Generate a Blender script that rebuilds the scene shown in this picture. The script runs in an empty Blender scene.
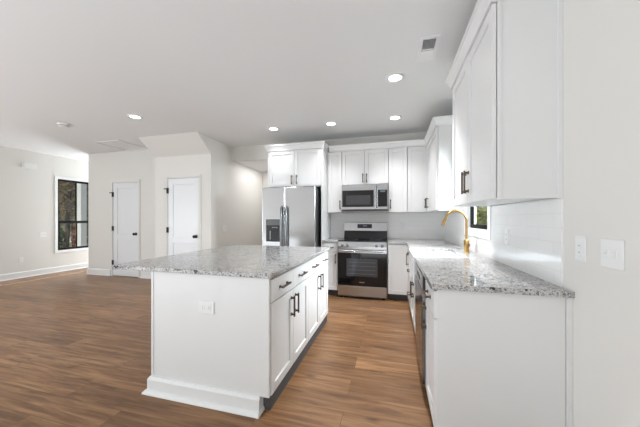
import bpy, bmesh, math, random
from mathutils import Vector, Matrix

# ------------------------------------------------------------------ camera
scn = bpy.context.scene
COL = scn.collection
cam_d = bpy.data.cameras.new('camera')
cam_d.sensor_width = 36.0
cam_d.lens = 270.0 / 640.0 * 36.0
cam_d.shift_y = (218.4 - 213.5) / 640.0
cam_d.clip_start = 0.05
cam_d.clip_end = 200
cam = bpy.data.objects.new('camera', cam_d)
COL.objects.link(cam)
cam.location = (0, 0, 1.271)
cam.rotation_euler = (math.radians(90), 0, math.radians(14.97))
scn.camera = cam

# ------------------------------------------------------------------ world, sun, daylight, fill lamps
W = bpy.data.worlds.new('sky')
scn.world = W
W.use_nodes = True
_n = W.node_tree.nodes
_l = W.node_tree.links
_bg = _n['Background']
_sky = _n.new('ShaderNodeTexSky')
_sky.sky_type = 'NISHITA'
_sky.sun_disc = False
_sky.sun_elevation = math.radians(48)
_sky.sun_rotation = math.radians(0)
_sky.air_density = 1.0
_sky.dust_density = 2.0
_l.new(_sky.outputs[0], _bg.inputs[0])
_bg.inputs[1].default_value = 0.10

sun_d = bpy.data.lights.new('sun', 'SUN')
sun_d.energy = 3.2
sun_d.angle = math.radians(1.0)
sun_d.color = (1, 0.95, 0.86)
sun = bpy.data.objects.new('sun', sun_d)
COL.objects.link(sun)
sun.rotation_euler = Vector((0.0, 0.66, -0.75)).to_track_quat('-Z', 'Y').to_euler()


def area(name, loc, direction, sx, sy, watts, color=(1, 1, 1)):
    d = bpy.data.lights.new(name, 'AREA')
    d.shape = 'RECTANGLE'
    d.size, d.size_y = sx, sy
    d.energy = watts
    d.color = color
    o = bpy.data.objects.new(name, d)
    COL.objects.link(o)
    o.location = loc
    o.rotation_euler = Vector(direction).to_track_quat('-Z', 'Y').to_euler()
    return o


# daylight at the kitchen window, plus unseen fill lamps added to brighten the rooms
DAY = (0.85, 0.925, 1.0)
area('living_room_fill', (-7.5, -0.6, 1.4), (1, 0.15, 0.25), 3.0, 1.9, 226, DAY)  # added fill lamp by the left wall, no window there; lifts the right wall
area('kitchen_window_daylight', (1.75, 3.05, 2.35), (-1, -0.12, -0.5), 1.2, 1.5, 440, DAY)
area('ceiling_fill', (-2.4, -1.5, 0.25), (0.03, 0.22, 1), 5.6, 2.4, 132, (0.85, 0.93, 1.0))  # up-facing fill lamp behind the camera, added to brighten the ceiling
area('foyer_fill', (-7.2, 6.45, 1.35), (0.10, -1, 0.05), 0.85, 2.0, 38, DAY)  # hidden fill lamp added in the foyer, no glass behind it
area('foyer_side_fill', (-7.60, 5.95, 1.15), (1, -1.1, 0.12), 0.55, 1.9, 36, DAY)  # second hidden foyer lamp, added to throw light past the wall corner
area('hall_ceiling_lamp', (-2.6, 5.6, 2.44), (0, 0, -1), 0.8, 0.9, 11, (0.97, 0.98, 1.0))
LAMP_AISLE, LAMP_BACK, LAMP_LIVING = 225, 78, 40


def downlight(watts):
    ld = bpy.data.lights.new('downlight', 'SPOT')
    ld.spot_size = math.radians(105); ld.spot_blend = 0.9; ld.shadow_soft_size = .06
    ld.energy = watts; ld.color = (.96, .97, 1.0)
    lo = bpy.data.objects.new('downlight', ld); COL.objects.link(lo)
    return lo

scn.view_settings.view_transform = 'Standard'
scn.view_settings.look = 'None'
scn.view_settings.exposure = -0.10
scn.view_settings.gamma = 1.0
scn.view_settings.use_curve_mapping = False


# ------------------------------------------------------------------ materials
def mat(name, col=(0.8, 0.8, 0.8), rough=0.5, metal=0.0, spec=0.5, emit=None, estr=0.0):
    m = bpy.data.materials.new(name)
    m.use_nodes = True
    b = m.node_tree.nodes['Principled BSDF']
    b.inputs['Base Color'].default_value = (*col, 1)
    b.inputs['Roughness'].default_value = rough
    b.inputs['Metallic'].default_value = metal
    b.inputs['Specular IOR Level'].default_value = spec
    if emit:
        b.inputs['Emission Color'].default_value = (*emit, 1)
        b.inputs['Emission Strength'].default_value = estr
    return m


def nodes(m):
    return m.node_tree.nodes, m.node_tree.links, m.node_tree.nodes['Principled BSDF']


def coords(m, scale=(1, 1, 1), loc=(0, 0, 0)):
    n, l, b = nodes(m)
    g = n.new('ShaderNodeNewGeometry')
    mp = n.new('ShaderNodeMapping')
    mp.inputs['Scale'].default_value = scale
    mp.inputs['Location'].default_value = loc
    l.new(g.outputs['Position'], mp.inputs['Vector'])
    return mp


def ramp(n, stops):
    r = n.new('ShaderNodeValToRGB')
    e = r.color_ramp.elements
    while len(e) < len(stops):
        e.new(0.5)
    for i, (p, c) in enumerate(stops):
        e[i].position = p
        e[i].color = (*c, 1) if len(c) == 3 else c
    return r


def paint(name, col, rough, bump=0.02, scale=120):
    m = mat(name, col, rough)
    n, l, b = nodes(m)
    mp = coords(m)
    t = n.new('ShaderNodeTexNoise')
    t.inputs['Scale'].default_value = scale
    t.inputs['Detail'].default_value = 3
    bp = n.new('ShaderNodeBump')
    bp.inputs['Strength'].default_value = bump
    bp.inputs['Distance'].default_value = 0.002
    l.new(mp.outputs[0], t.inputs['Vector'])
    l.new(t.outputs['Fac'], bp.inputs['Height'])
    l.new(bp.outputs[0], b.inputs['Normal'])
    return m


def floor_mat():
    m = mat('oak_plank', rough=0.4, spec=0.32)
    n, l, b = nodes(m)
    mp = coords(m, (1, 1, 1), (0.31, 0.07, 0))
    br = n.new('ShaderNodeTexBrick')
    br.offset = 0.37
    br.offset_frequency = 2
    br.inputs['Scale'].default_value = 1.0
    br.inputs['Brick Width'].default_value = 1.42
    br.inputs['Row Height'].default_value = 0.182
    br.inputs['Mortar Size'].default_value = 0.0016
    br.inputs['Mortar Smooth'].default_value = 0.3
    br.inputs['Bias'].default_value = 0.0
    br.inputs['Color1'].default_value = (0.0, 0.0, 0.0, 1)
    br.inputs['Color2'].default_value = (1.0, 1.0, 1.0, 1)
    br.inputs['Mortar'].default_value = (0.5, 0.5, 0.5, 1)
    l.new(mp.outputs[0], br.inputs['Vector'])
    # every plank shifts its grain by its own tone
    add = n.new('ShaderNodeVectorMath'); add.operation = 'MULTIPLY_ADD'
    add.inputs[1].default_value = (9.0, 5.0, 3.0)
    l.new(br.outputs['Color'], add.inputs[0])
    l.new(mp.outputs[0], add.inputs[2])
    st = n.new('ShaderNodeMapping')
    st.inputs['Scale'].default_value = (1.3, 16.0, 1)
    l.new(add.outputs[0], st.inputs['Vector'])
    g1 = n.new('ShaderNodeTexNoise')
    g1.inputs['Scale'].default_value = 1.6
    g1.inputs['Detail'].default_value = 6
    g1.inputs['Roughness'].default_value = 0.62
    g1.inputs['Distortion'].default_value = 0.5
    l.new(st.outputs[0], g1.inputs['Vector'])
    r1 = ramp(n, [(0.22, (0.110, 0.052, 0.025)), (0.40, (0.190, 0.095, 0.044)), (0.54, (0.285, 0.150, 0.070)), (0.78, (0.42, 0.245, 0.128))])
    l.new(g1.outputs['Fac'], r1.inputs[0])
    tone = ramp(n, [(0.0, (0.78, 0.76, 0.75)), (0.5, (1.0, 1.0, 1.0)), (1.0, (1.18, 1.16, 1.13))])
    l.new(br.outputs['Color'], tone.inputs[0])
    mul = n.new('ShaderNodeMix'); mul.data_type = 'RGBA'; mul.blend_type = 'MULTIPLY'
    mul.inputs[0].default_value = 1.0
    l.new(r1.outputs[0], mul.inputs[6]); l.new(tone.outputs[0], mul.inputs[7])
    # knots
    kn = n.new('ShaderNodeTexNoise'); kn.inputs['Scale'].default_value = 1.0; kn.inputs['Detail'].default_value = 2
    km = n.new('ShaderNodeMapping'); km.inputs['Scale'].default_value = (3.2, 9.0, 1)
    l.new(add.outputs[0], km.inputs['Vector']); l.new(km.outputs[0], kn.inputs['Vector'])
    kr = ramp(n, [(0.66, (1, 1, 1)), (0.78, (0.55, 0.5, 0.46))])
    l.new(kn.outputs['Fac'], kr.inputs[0])
    m2 = n.new('ShaderNodeMix'); m2.data_type = 'RGBA'; m2.blend_type = 'MULTIPLY'; m2.inputs[0].default_value = 1.0
    l.new(mul.outputs[2], m2.inputs[6]); l.new(kr.outputs[0], m2.inputs[7])
    dk = n.new('ShaderNodeMix'); dk.data_type = 'RGBA'; dk.blend_type = 'MIX'
    dk.inputs[7].default_value = (0.075, 0.042, 0.026, 1)
    sc_ = n.new('ShaderNodeMath'); sc_.operation = 'MULTIPLY'; sc_.inputs[1].default_value = 0.75
    l.new(br.outputs['Fac'], sc_.inputs[0]); l.new(sc_.outputs[0], dk.inputs[0])
    l.new(m2.outputs[2], dk.inputs[6])
    l.new(dk.outputs[2], b.inputs['Base Color'])
    rr = n.new('ShaderNodeMapRange')
    rr.inputs[3].default_value = 0.28; rr.inputs[4].default_value = 0.42
    l.new(g1.outputs['Fac'], rr.inputs[0]); l.new(rr.outputs[0], b.inputs['Roughness'])
    bp = n.new('ShaderNodeBump'); bp.inputs['Strength'].default_value = 0.25; bp.inputs['Distance'].default_value = 0.002
    sub = n.new('ShaderNodeMath'); sub.operation = 'SUBTRACT'
    l.new(g1.outputs['Fac'], sub.inputs[0]); l.new(br.outputs['Fac'], sub.inputs[1])
    l.new(sub.outputs[0], bp.inputs['Height']); l.new(bp.outputs[0], b.inputs['Normal'])
    return m


def granite_mat():
    m = mat('granite', rough=0.07)
    n, l, b = nodes(m)
    mp = coords(m)

    def noise(scale, det=4, rough=0.6, off=0.0, dist=0.0):
        t = n.new('ShaderNodeTexNoise')
        t.inputs['Scale'].default_value = scale
        t.inputs['Detail'].default_value = det
        t.inputs['Roughness'].default_value = rough
        t.inputs['Distortion'].default_value = dist
        q = n.new('ShaderNodeMapping'); q.inputs['Location'].default_value = (off, off * 1.7, off * 0.6)
        l.new(mp.outputs[0], q.inputs['Vector']); l.new(q.outputs[0], t.inputs['Vector'])
        return t

    # crystals: a random tone for every small cell, the cells warped by noise and clustered
    wn = noise(40, 2, 0.5, 1.3)
    wa = n.new('ShaderNodeVectorMath'); wa.operation = 'MULTIPLY_ADD'
    wa.inputs[1].default_value = (0.02, 0.02, 0.02)
    l.new(wn.outputs['Color'], wa.inputs[0]); l.new(mp.outputs[0], wa.inputs[2])

    def cells(scale):
        v = n.new('ShaderNodeTexVoronoi'); v.inputs['Scale'].default_value = scale
        l.new(wa.outputs[0], v.inputs['Vector'])
        q = n.new('ShaderNodeSeparateColor'); l.new(v.outputs['Color'], q.inputs[0])
        return q.outputs[0]

    big = noise(9, 3, 0.6, 4.4, 0.5)
    mixv = n.new('ShaderNodeMath'); mixv.operation = 'MULTIPLY_ADD'; mixv.inputs[1].default_value = 1.1
    l.new(big.outputs['Fac'], mixv.inputs[0]); l.new(cells(150), mixv.inputs[2])
    sc = n.new('ShaderNodeMath'); sc.operation = 'MULTIPLY'; sc.inputs[1].default_value = 0.5
    l.new(mixv.outputs[0], sc.inputs[0])
    base = ramp(n, [(0.28, (0.21, 0.208, 0.207)), (0.40, (0.33, 0.327, 0.322)), (0.50, (0.44, 0.434, 0.42)), (0.62, (0.54, 0.53, 0.51)), (0.74, (0.60, 0.57, 0.545))])
    l.new(sc.outputs[0], base.inputs[0])
    cur = base.outputs[0]

    def layer(src, lo, hi, col):
        nonlocal cur
        r = ramp(n, [(lo, (0, 0, 0)), (hi, (1, 1, 1))])
        l.new(src, r.inputs[0])
        x = n.new('ShaderNodeMix'); x.data_type = 'RGBA'
        x.inputs[7].default_value = (*col, 1)
        l.new(r.outputs[0], x.inputs[0]); l.new(cur, x.inputs[6])
        cur = x.outputs[2]

    layer(noise(10, 3, 0.6, 7.7, 0.5).outputs['Fac'], 0.60, 0.70, (0.44, 0.34, 0.31))
    layer(cells(120), 0.88, 0.90, (0.13, 0.132, 0.138))
    layer(noise(34, 2, 0.5, 21.9, 0.4).outputs['Fac'], 0.66, 0.69, (0.03, 0.03, 0.032))
    l.new(cur, b.inputs['Base Color'])
    return m


def tile_mat():
    m = mat('glazed_tile', rough=0.14)
    n, l, b = nodes(m)
    g = n.new('ShaderNodeNewGeometry')
    s = n.new('ShaderNodeSeparateXYZ')
    l.new(g.outputs['Position'], s.inputs[0])
    ad = n.new('ShaderNodeMath'); ad.operation = 'ADD'
    l.new(s.outputs[0], ad.inputs[0]); l.new(s.outputs[1], ad.inputs[1])
    sz = n.new('ShaderNodeMath'); sz.operation = 'SUBTRACT'; sz.inputs[1].default_value = 0.914
    l.new(s.outputs[2], sz.inputs[0])
    cb = n.new('ShaderNodeCombineXYZ')
    l.new(ad.outputs[0], cb.inputs[0]); l.new(sz.outputs[0], cb.inputs[1])
    br = n.new('ShaderNodeTexBrick')
    br.inputs['Scale'].default_value = 1
    br.inputs['Brick Width'].default_value = 0.305
    br.inputs['Row Height'].default_value = 0.0765
    br.inputs['Mortar Size'].default_value = 0.0016
    br.inputs['Mortar Smooth'].default_value = 0.2
    br.inputs['Color1'].default_value = (0.87, 0.865, 0.85, 1)
    br.inputs['Color2'].default_value = (0.89, 0.885, 0.87, 1)
    br.inputs['Mortar'].default_value = (0.80, 0.795, 0.78, 1)
    l.new(cb.outputs[0], br.inputs['Vector'])
    l.new(br.outputs['Color'], b.inputs['Base Color'])
    wv = n.new('ShaderNodeTexNoise'); wv.inputs['Scale'].default_value = 9; wv.inputs['Detail'].default_value = 1
    l.new(g.outputs['Position'], wv.inputs['Vector'])
    mx = n.new('ShaderNodeMath'); mx.operation = 'MULTIPLY_ADD'; mx.inputs[1].default_value = -1.2
    l.new(br.outputs['Fac'], mx.inputs[0]); l.new(wv.outputs['Fac'], mx.inputs[2])
    bp = n.new('ShaderNodeBump'); bp.inputs['Strength'].default_value = 0.35; bp.inputs['Distance'].default_value = 0.003
    l.new(mx.outputs[0], bp.inputs['Height']); l.new(bp.outputs[0], b.inputs['Normal'])
    return m


def steel_mat(name, col, rough, vertical=False):
    m = mat(name, col, rough, 1.0)
    n, l, b = nodes(m)
    mp = coords(m, (260, 260, 1.2) if vertical else (1.2, 1.2, 260))
    t = n.new('ShaderNodeTexNoise'); t.inputs['Scale'].default_value = 1.0; t.inputs['Detail'].default_value = 2
    l.new(mp.outputs[0], t.inputs['Vector'])
    r = n.new('ShaderNodeMapRange'); r.inputs[3].default_value = rough - 0.02; r.inputs[4].default_value = rough + 0.03
    l.new(t.outputs['Fac'], r.inputs[0]); l.new(r.outputs[0], b.inputs['Roughness'])
    # gentle waviness of the rolled sheet
    w = n.new('ShaderNodeTexNoise'); w.inputs['Scale'].default_value = 3.5; w.inputs['Detail'].default_value = 1
    g = n.new('ShaderNodeNewGeometry'); l.new(g.outputs['Position'], w.inputs['Vector'])
    bp = n.new('ShaderNodeBump'); bp.inputs['Strength'].default_value = 0.12; bp.inputs['Distance'].default_value = 0.01
    l.new(w.outputs['Fac'], bp.inputs['Height']); l.new(bp.outputs[0], b.inputs['Normal'])
    return m


def glass_mat(name, tint=(1, 1, 1)):
    m = bpy.data.materials.new(name)
    m.use_nodes = True
    n, l = m.node_tree.nodes, m.node_tree.links
    n.remove(n['Principled BSDF'])
    tr = n.new('ShaderNodeBsdfTransparent'); tr.inputs[0].default_value = (*tint, 1)
    gl = n.new('ShaderNodeBsdfGlossy'); gl.inputs['Roughness'].default_value = 0.02
    fr = n.new('ShaderNodeFresnel'); fr.inputs[0].default_value = 1.35
    mx = n.new('ShaderNodeMixShader')
    gb = n.new('ShaderNodeNewGeometry')
    ff = n.new('ShaderNodeMath'); ff.operation = 'SUBTRACT'; ff.inputs[0].default_value = 1.0
    l.new(gb.outputs['Backfacing'], ff.inputs[1])
    fm_ = n.new('ShaderNodeMath'); fm_.operation = 'MULTIPLY'
    l.new(fr.outputs[0], fm_.inputs[0]); l.new(ff.outputs[0], fm_.inputs[1])
    l.new(fm_.outputs[0], mx.inputs[0]); l.new(tr.outputs[0], mx.inputs[1]); l.new(gl.outputs[0], mx.inputs[2])
    l.new(mx.outputs[0], n['Material Output'].inputs[0])
    return m


def leaf_mat(name, c1, c2):
    m = mat(name, c1, 0.6)
    n, l, b = nodes(m)
    mp = coords(m)
    t = n.new('ShaderNodeTexNoise'); t.inputs['Scale'].default_value = 5; t.inputs['Detail'].default_value = 3
    l.new(mp.outputs[0], t.inputs['Vector'])
    r = ramp(n, [(0.35, c1), (0.65, c2)])
    l.new(t.outputs['Fac'], r.inputs[0]); l.new(r.outputs[0], b.inputs['Base Color'])
    return m


def ground_mat(name, c1, c2, scale=2.0):
    m = leaf_mat(name, c1, c2)
    m.node_tree.nodes['Noise Texture'].inputs['Scale'].default_value = scale
    m.node_tree.nodes['Principled BSDF'].inputs['Roughness'].default_value = 0.9
    return m


M = dict(
    wall=paint('wall_paint', (0.75, 0.73, 0.69), 0.7),
    ceil=paint('ceiling_paint', (0.81, 0.81, 0.805), 0.85),
    trim=paint('trim_paint', (0.80, 0.80, 0.79), 0.35, 0.01),
    door=paint('door_paint', (0.79, 0.80, 0.81), 0.38, 0.01),
    cab=paint('cabinet_paint', (0.765, 0.76, 0.75), 0.33, 0.01),
    plate=paint('plate_plastic', (0.83, 0.83, 0.82), 0.3, 0.0),
    floor=floor_mat(), granite=granite_mat(), tile=tile_mat(),
    steel=steel_mat('brushed_steel', (0.47, 0.47, 0.475), 0.24),
    dw_steel=steel_mat('dishwasher_steel', (0.22, 0.222, 0.225), 0.2),
    steel_dark=steel_mat('dark_steel', (0.10, 0.105, 0.11), 0.3),
    handle_steel=steel_mat('handle_steel', (0.24, 0.245, 0.25), 0.25, True),
    black=paint('black_enamel', (0.012, 0.012, 0.013), 0.3, 0.0),
    blackglass=paint('black_glass', (0.003, 0.003, 0.0035), 0.08, 0.0),
    ovenglass=paint('oven_window_glass', (0.045, 0.045, 0.05), 0.07, 0.0),
    grey=paint('grey_plastic', (0.16, 0.165, 0.17), 0.4, 0.0),
    kick=paint('toe_kick_shaded', (0.085, 0.087, 0.092), 0.6, 0.0),  # board colour darkened to carry the shade of the recess
    matte_black=paint('matte_black_metal', (0.006, 0.006, 0.006), 0.45, 0.0),
    bronze=mat('satin_bronze', (0.125, 0.095, 0.068), 0.36, 0.9),
    gold=mat('brushed_gold', (0.42, 0.265, 0.095), 0.28, 1.0),
    porcelain=mat('porcelain', (0.84, 0.85, 0.87), 0.12),
    lamp=mat('lamp_diffuser', (0.9, 0.9, 0.9), 0.4, emit=(1, 0.97, 0.92), estr=9.0),
    glass=glass_mat('window_glass', (0.96, 0.98, 0.97)),
    display=mat('display', (0.01, 0.01, 0.012), 0.1, emit=(0.55, 0.8, 0.95), estr=0.22),
    bark=leaf_mat('bark', (0.055, 0.04, 0.03), (0.12, 0.09, 0.07)),
    leaf_dark=leaf_mat('leaf_dark', (0.02, 0.045, 0.012), (0.07, 0.12, 0.03)),
    leaf_red=leaf_mat('leaf_red', (0.16, 0.03, 0.02), (0.22, 0.09, 0.04)),
    leaf_dry=leaf_mat('leaf_dry', (0.16, 0.10, 0.04), (0.30, 0.22, 0.10)),
    leaf_bright=leaf_mat('leaf_bright', (0.20, 0.28, 0.02), (0.55, 0.52, 0.06)),
    grass=ground_mat('lawn_ground', (0.10, 0.12, 0.04), (0.24, 0.22, 0.10)),
    concrete=ground_mat('concrete', (0.60, 0.58, 0.55), (0.68, 0.66, 0.62), 6),
    frame_black=mat('window_frame_black', (0.005, 0.005, 0.005), 0.5, 0.0, 0.15),
    strip=paint('pale_strip', (0.60, 0.44, 0.31), 0.4, 0.0),
    vent_dark=paint('vent_shadow', (0.03, 0.03, 0.03), 0.8, 0.0),
)


# ------------------------------------------------------------------ mesh helpers
def wpos(o):
    return Vector(o.get('_w', (0, 0, 0))) if o else Vector((0, 0, 0))


WORLD = {}


def root(name, loc, label=None, cat=None, group=None, kind=None):
    o = bpy.data.objects.new(name, None)
    o.empty_display_size = 0.1
    COL.objects.link(o)
    o.location = loc
    WORLD[o] = Vector(loc)
    tag(o, label, cat, group, kind)
    return o


def tag(o, label=None, cat=None, group=None, kind=None):
    if label: o['label'] = label
    if cat: o['category'] = cat
    if group: o['group'] = group
    if kind: o['kind'] = kind
    return o


class MB:
    """collects shapes (world coordinates) into one mesh object"""

    def __init__(self):
        self.bm = bmesh.new()

    def box(self, x0, x1, y0, y1, z0, z1):
        x0, x1 = sorted((x0, x1)); y0, y1 = sorted((y0, y1)); z0, z1 = sorted((z0, z1))
        v = [self.bm.verts.new(p) for p in ((x0, y0, z0), (x1, y0, z0), (x1, y1, z0), (x0, y1, z0), (x0, y0, z1), (x1, y0, z1), (x1, y1, z1), (x0, y1, z1))]
        for f in ((0, 3, 2, 1), (4, 5, 6, 7), (0, 1, 5, 4), (1, 2, 6, 5), (2, 3, 7, 6), (3, 0, 4, 7)):
            self.bm.faces.new([v[i] for i in f])
        return self

    def prism(self, prof, to, a0, a1, to2=None):
        """closed profile [(p,q)] swept from a0 to a1; to(a,p,q) -> xyz"""
        A = [self.bm.verts.new(to(a0, p, q)) for p, q in prof]
        B = [self.bm.verts.new((to2 or to)(a1, p, q)) for p, q in prof]
        k = len(prof)
        for i in range(k):
            j = (i + 1) % k
            self.bm.faces.new((A[i], A[j], B[j], B[i]))
        self.bm.faces.new(A[::-1]); self.bm.faces.new(B)
        return self

    def sweep(self, prof, path):
        """profile [(out, z)] along mitred path [(x, y, ox, oy)]: (ox, oy) is the outward mitre vector"""
        rings = [[self.bm.verts.new((x + ox * p, y + oy * p, q)) for p, q in prof] for x, y, ox, oy in path]
        k = len(prof)
        for A, B in zip(rings, rings[1:]):
            for i in range(k):
                j = (i + 1) % k
                self.bm.faces.new((A[i], A[j], B[j], B[i]))
        self.bm.faces.new(rings[0][::-1]); self.bm.faces.new(rings[-1])
        return self

    def cyl(self, a, b, r, r2=None, seg=20):
        a, b = Vector(a), Vector(b)
        d = b - a
        mtx = Matrix.Translation((a + b) / 2) @ d.to_track_quat('Z', 'Y').to_matrix().to_4x4()
        bmesh.ops.create_cone(self.bm, cap_ends=True, segments=seg, radius1=r, radius2=r if r2 is None else r2, depth=d.length, matrix=mtx)
        return self

    def lathe(self, prof, at, axis=(0, 0, 1), seg=24):
        """profile [(r, h)] turned about axis from point at"""
        q = Vector(axis).normalized().to_track_quat('Z', 'Y')
        at = Vector(at)
        rings = []
        for r, h in prof:
            if r < 1e-6:
                rings.append([self.bm.verts.new(at + q @ Vector((0, 0, h)))])
            else:
                rings.append([self.bm.verts.new(at + q @ Vector((r * math.cos(2 * math.pi * i / seg), r * math.sin(2 * math.pi * i / seg), h))) for i in range(seg)])
        for A, B in zip(rings, rings[1:]):
            for i in range(seg):
                j = (i + 1) % seg
                if len(A) == 1 and len(B) == 1: continue
                if len(A) == 1: self.bm.faces.new((A[0], B[j], B[i]))
                elif len(B) == 1: self.bm.faces.new((A[i], A[j], B[0]))
                else: self.bm.faces.new((A[i], A[j], B[j], B[i]))
        return self

    def tube(self, pts, r, seg=12):
        pts = [Vector(p) for p in pts]
        rs = r if isinstance(r, (list, tuple)) else [r] * len(pts)
        up = None
        rings = []
        for i, p in enumerate(pts):
            t = (pts[min(i + 1, len(pts) - 1)] - pts[max(i - 1, 0)]).normalized()
            if up is None:
                up = t.orthogonal().normalized()
            up = (up - t * up.dot(t)).normalized()
            sd = t.cross(up)
            rings.append([self.bm.verts.new(p + (up * math.cos(2 * math.pi * k / seg) + sd * math.sin(2 * math.pi * k / seg)) * rs[i]) for k in range(seg)])
        for A, B in zip(rings, rings[1:]):
            for k in range(seg):
                j = (k + 1) % seg
                self.bm.faces.new((A[k], A[j], B[j], B[k]))
        self.bm.faces.new(rings[0][::-1]); self.bm.faces.new(rings[-1])
        return self

    def build(self, name, m, parent=None, bevel=0.0, smooth=False, seg=2):
        bm = self.bm
        bmesh.ops.recalc_face_normals(bm, faces=bm.faces)
        lo = Vector([min(v.co[i] for v in bm.verts) for i in range(3)])
        hi = Vector([max(v.co[i] for v in bm.verts) for i in range(3)])
        c = Vector(((lo.x + hi.x) / 2, (lo.y + hi.y) / 2, lo.z))
        bmesh.ops.translate(bm, vec=-c, verts=bm.verts)
        me = bpy.data.meshes.new(name)
        bm.to_mesh(me); bm.free()
        me.materials.append(m)
        o = bpy.data.objects.new(name, me)
        COL.objects.link(o)
        if parent:
            o.parent = parent
            o.location = c - WORLD[parent]
        else:
            o.location = c
        WORLD[o] = c
        if smooth:
            for p in me.polygons: p.use_smooth = True
            me.set_sharp_from_angle(angle=math.radians(35))
        if bevel:
            b = o.modifiers.new('edge', 'BEVEL')
            b.width = bevel; b.segments = seg; b.limit_method = 'ANGLE'; b.angle_limit = math.radians(40)
        return o


def F(facing, plane):
    """maps (a, d, z) to world: a along the face, d outward from the plane"""
    if facing == '-y': return lambda a, d, z: (a, plane - d, z)
    if facing == '+y': return lambda a, d, z: (a, plane + d, z)
    if facing == '-x': return lambda a, d, z: (plane - d, a, z)
    if facing == '+x': return lambda a, d, z: (plane + d, a, z)


def fbox(mb, f, a0, a1, d0, d1, z0, z1):
    p, q = f(a0, d0, z0), f(a1, d1, z1)
    return mb.box(p[0], q[0], p[1], q[1], p[2], q[2])


def shaker(name, parent, f, a0, a1, z0, z1, t=0.020, rail=0.058, rec=0.012, m='cab', d0=0.004, slab=False):
    g = 0.0008
    a0, a1, z0, z1 = a0 + g, a1 - g, z0 + g, z1 - g
    mb = MB()
    if slab:
        fbox(mb, f, a0, a1, d0, d0 + t, z0, z1)
    else:
        r = rail
        fbox(mb, f, a0, a0 + r, d0, d0 + t, z0, z1)
        fbox(mb, f, a1 - r, a1, d0, d0 + t, z0, z1)
        fbox(mb, f, a0 + r, a1 - r, d0, d0 + t, z0, z0 + r)
        fbox(mb, f, a0 + r, a1 - r, d0, d0 + t, z1 - r, z1)
        fbox(mb, f, a0 + r, a1 - r, d0, d0 + t - rec, z0 + r, z1 - r)
    return mb.build(name, M[m], parent, 0.0013, seg=1)


def pull(parent, f, a, z, vertical=True, L=0.15, d0=0.024, m='bronze', name='handle'):
    """square bar pull with two posts on flared feet"""
    mb = MB()
    w = 0.0065
    out = 0.034
    h = L / 2
    if vertical:
        fbox(mb, f, a - w, a + w, d0 + out - 0.011, d0 + out, z - h, z + h)
        for s in (-1, 1):
            zz = z + s * (h - 0.016)
            fbox(mb, f, a - w * .8, a + w * .8, d0 + 0.004, d0 + out - 0.005, zz - 0.007, zz + 0.007)
            fbox(mb, f, a - w * 1.5, a + w * 1.5, d0, d0 + 0.005, zz - 0.012, zz + 0.012)
    else:
        fbox(mb, f, a - h, a + h, d0 + out - 0.011, d0 + out, z - w, z + w)
        for s in (-1, 1):
            aa = a + s * (h - 0.016)
            fbox(mb, f, aa - 0.007, aa + 0.007, d0 + 0.004, d0 + out - 0.005, z - w * .8, z + w * .8)
            fbox(mb, f, aa - 0.012, aa + 0.012, d0, d0 + 0.005, z - w * 1.5, z + w * 1.5)
    return mb.build(name, M[m], parent, 0.0012, seg=1)


def struct(name, mb, m, parent=None, **k):
    o = mb.build(name, M[m], parent, **k)
    if not parent: o['kind'] = 'structure'
    return o


# ------------------------------------------------------------------ key dimensions
CEIL = 2.743
XR, YB, XL, YF = 0.855, 4.92, -7.66, -3.3      # right wall, back wall, left wall, wall behind the camera
DX, DYB = 0.247, 4.314                           # carcass fronts: right run, back run
UX, UY = 0.558, 4.614                           # upper carcass fronts
CT = 0.914
Y1, X1 = 4.59, -6.70                           # wall with the far closet door
Y2, C0, C1 = 4.25, -4.455, -3.20               # closet box: front, left and right faces
HALL_Y, HALL_X1 = 6.30, -2.13

# ------------------------------------------------------------------ setting: shell
struct('floor', MB().box(XL - .12, XR + .12, YF - .12, 6.9, -0.12, 0), 'floor')
struct('ceiling', MB().box(XL - .12, XR + .12, YF - .12, 6.9, CEIL, CEIL + 0.15), 'ceil')

# right wall with the kitchen window opening
KW = (2.765, 3.51, 1.150, 2.16)
mb = MB()
mb.box(XR, XR + .09, YF - .12, KW[0], 0, CEIL).box(XR, XR + .09, KW[1], YB + .12, 0, CEIL)
mb.box(XR, XR + .09, KW[0], KW[1], 0, KW[2]).box(XR, XR + .09, KW[0], KW[1], KW[3], CEIL)
struct('wall_right', mb, 'wall')
# back wall with the header over the hall
mb = MB()
mb.box(HALL_X1, XR, YB, YB + .12, 0, CEIL).box(C1, HALL_X1, YB, YB + .12, 2.452, CEIL)
struct('wall_back', mb, 'wall')
# hall behind the header
struct('wall_hall', MB().box(C1 - .12, HALL_X1 + .12, HALL_Y, HALL_Y + .12, 0, CEIL).box(HALL_X1, HALL_X1 + .12, YB + .12, HALL_Y, 0, CEIL), 'wall')
struct('ceiling_hall', MB().box(C1, HALL_X1, YB + .12, HALL_Y, 2.452, 2.55), 'ceil')
# closet box with the sloped soffit that overhangs its door
D2 = (-4.165, -3.445, 2.045)
mb = MB()
mb.box(C0, D2[0], Y2, Y2 + .12, 0, 2.455).box(D2[1], C1, Y2, Y2 + .12, 0, 2.455).box(D2[0], D2[1], Y2, Y2 + .12, D2[2], 2.455)
mb.box(C1 - .12, C1, Y2 + .12, HALL_Y, 0, 2.455)
mb.box(C0, C0 + .12, Y2 + .12, Y1, 0, 2.455)
mb.prism([(Y2, 2.455), (3.886, CEIL), (HALL_Y, CEIL), (HALL_Y, 2.455)], lambda a, p, q: (a, p, q), C0, C1)
struct('wall_closet', mb, 'wall')
# wall with the far door and its return into the foyer
D1 = (-5.975, -5.25, 2.06)
mb = MB()
mb.box(X1, D1[0], Y1, Y1 + .12, 0, CEIL).box(D1[1], C0 + .05, Y1, Y1 + .12, 0, CEIL).box(D1[0], D1[1], Y1, Y1 + .12, D1[2], CEIL)
mb.box(X1, X1 + .12, Y1 + .12, 6.6, 0, CEIL)
struct('wall_far', mb, 'wall')
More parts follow.
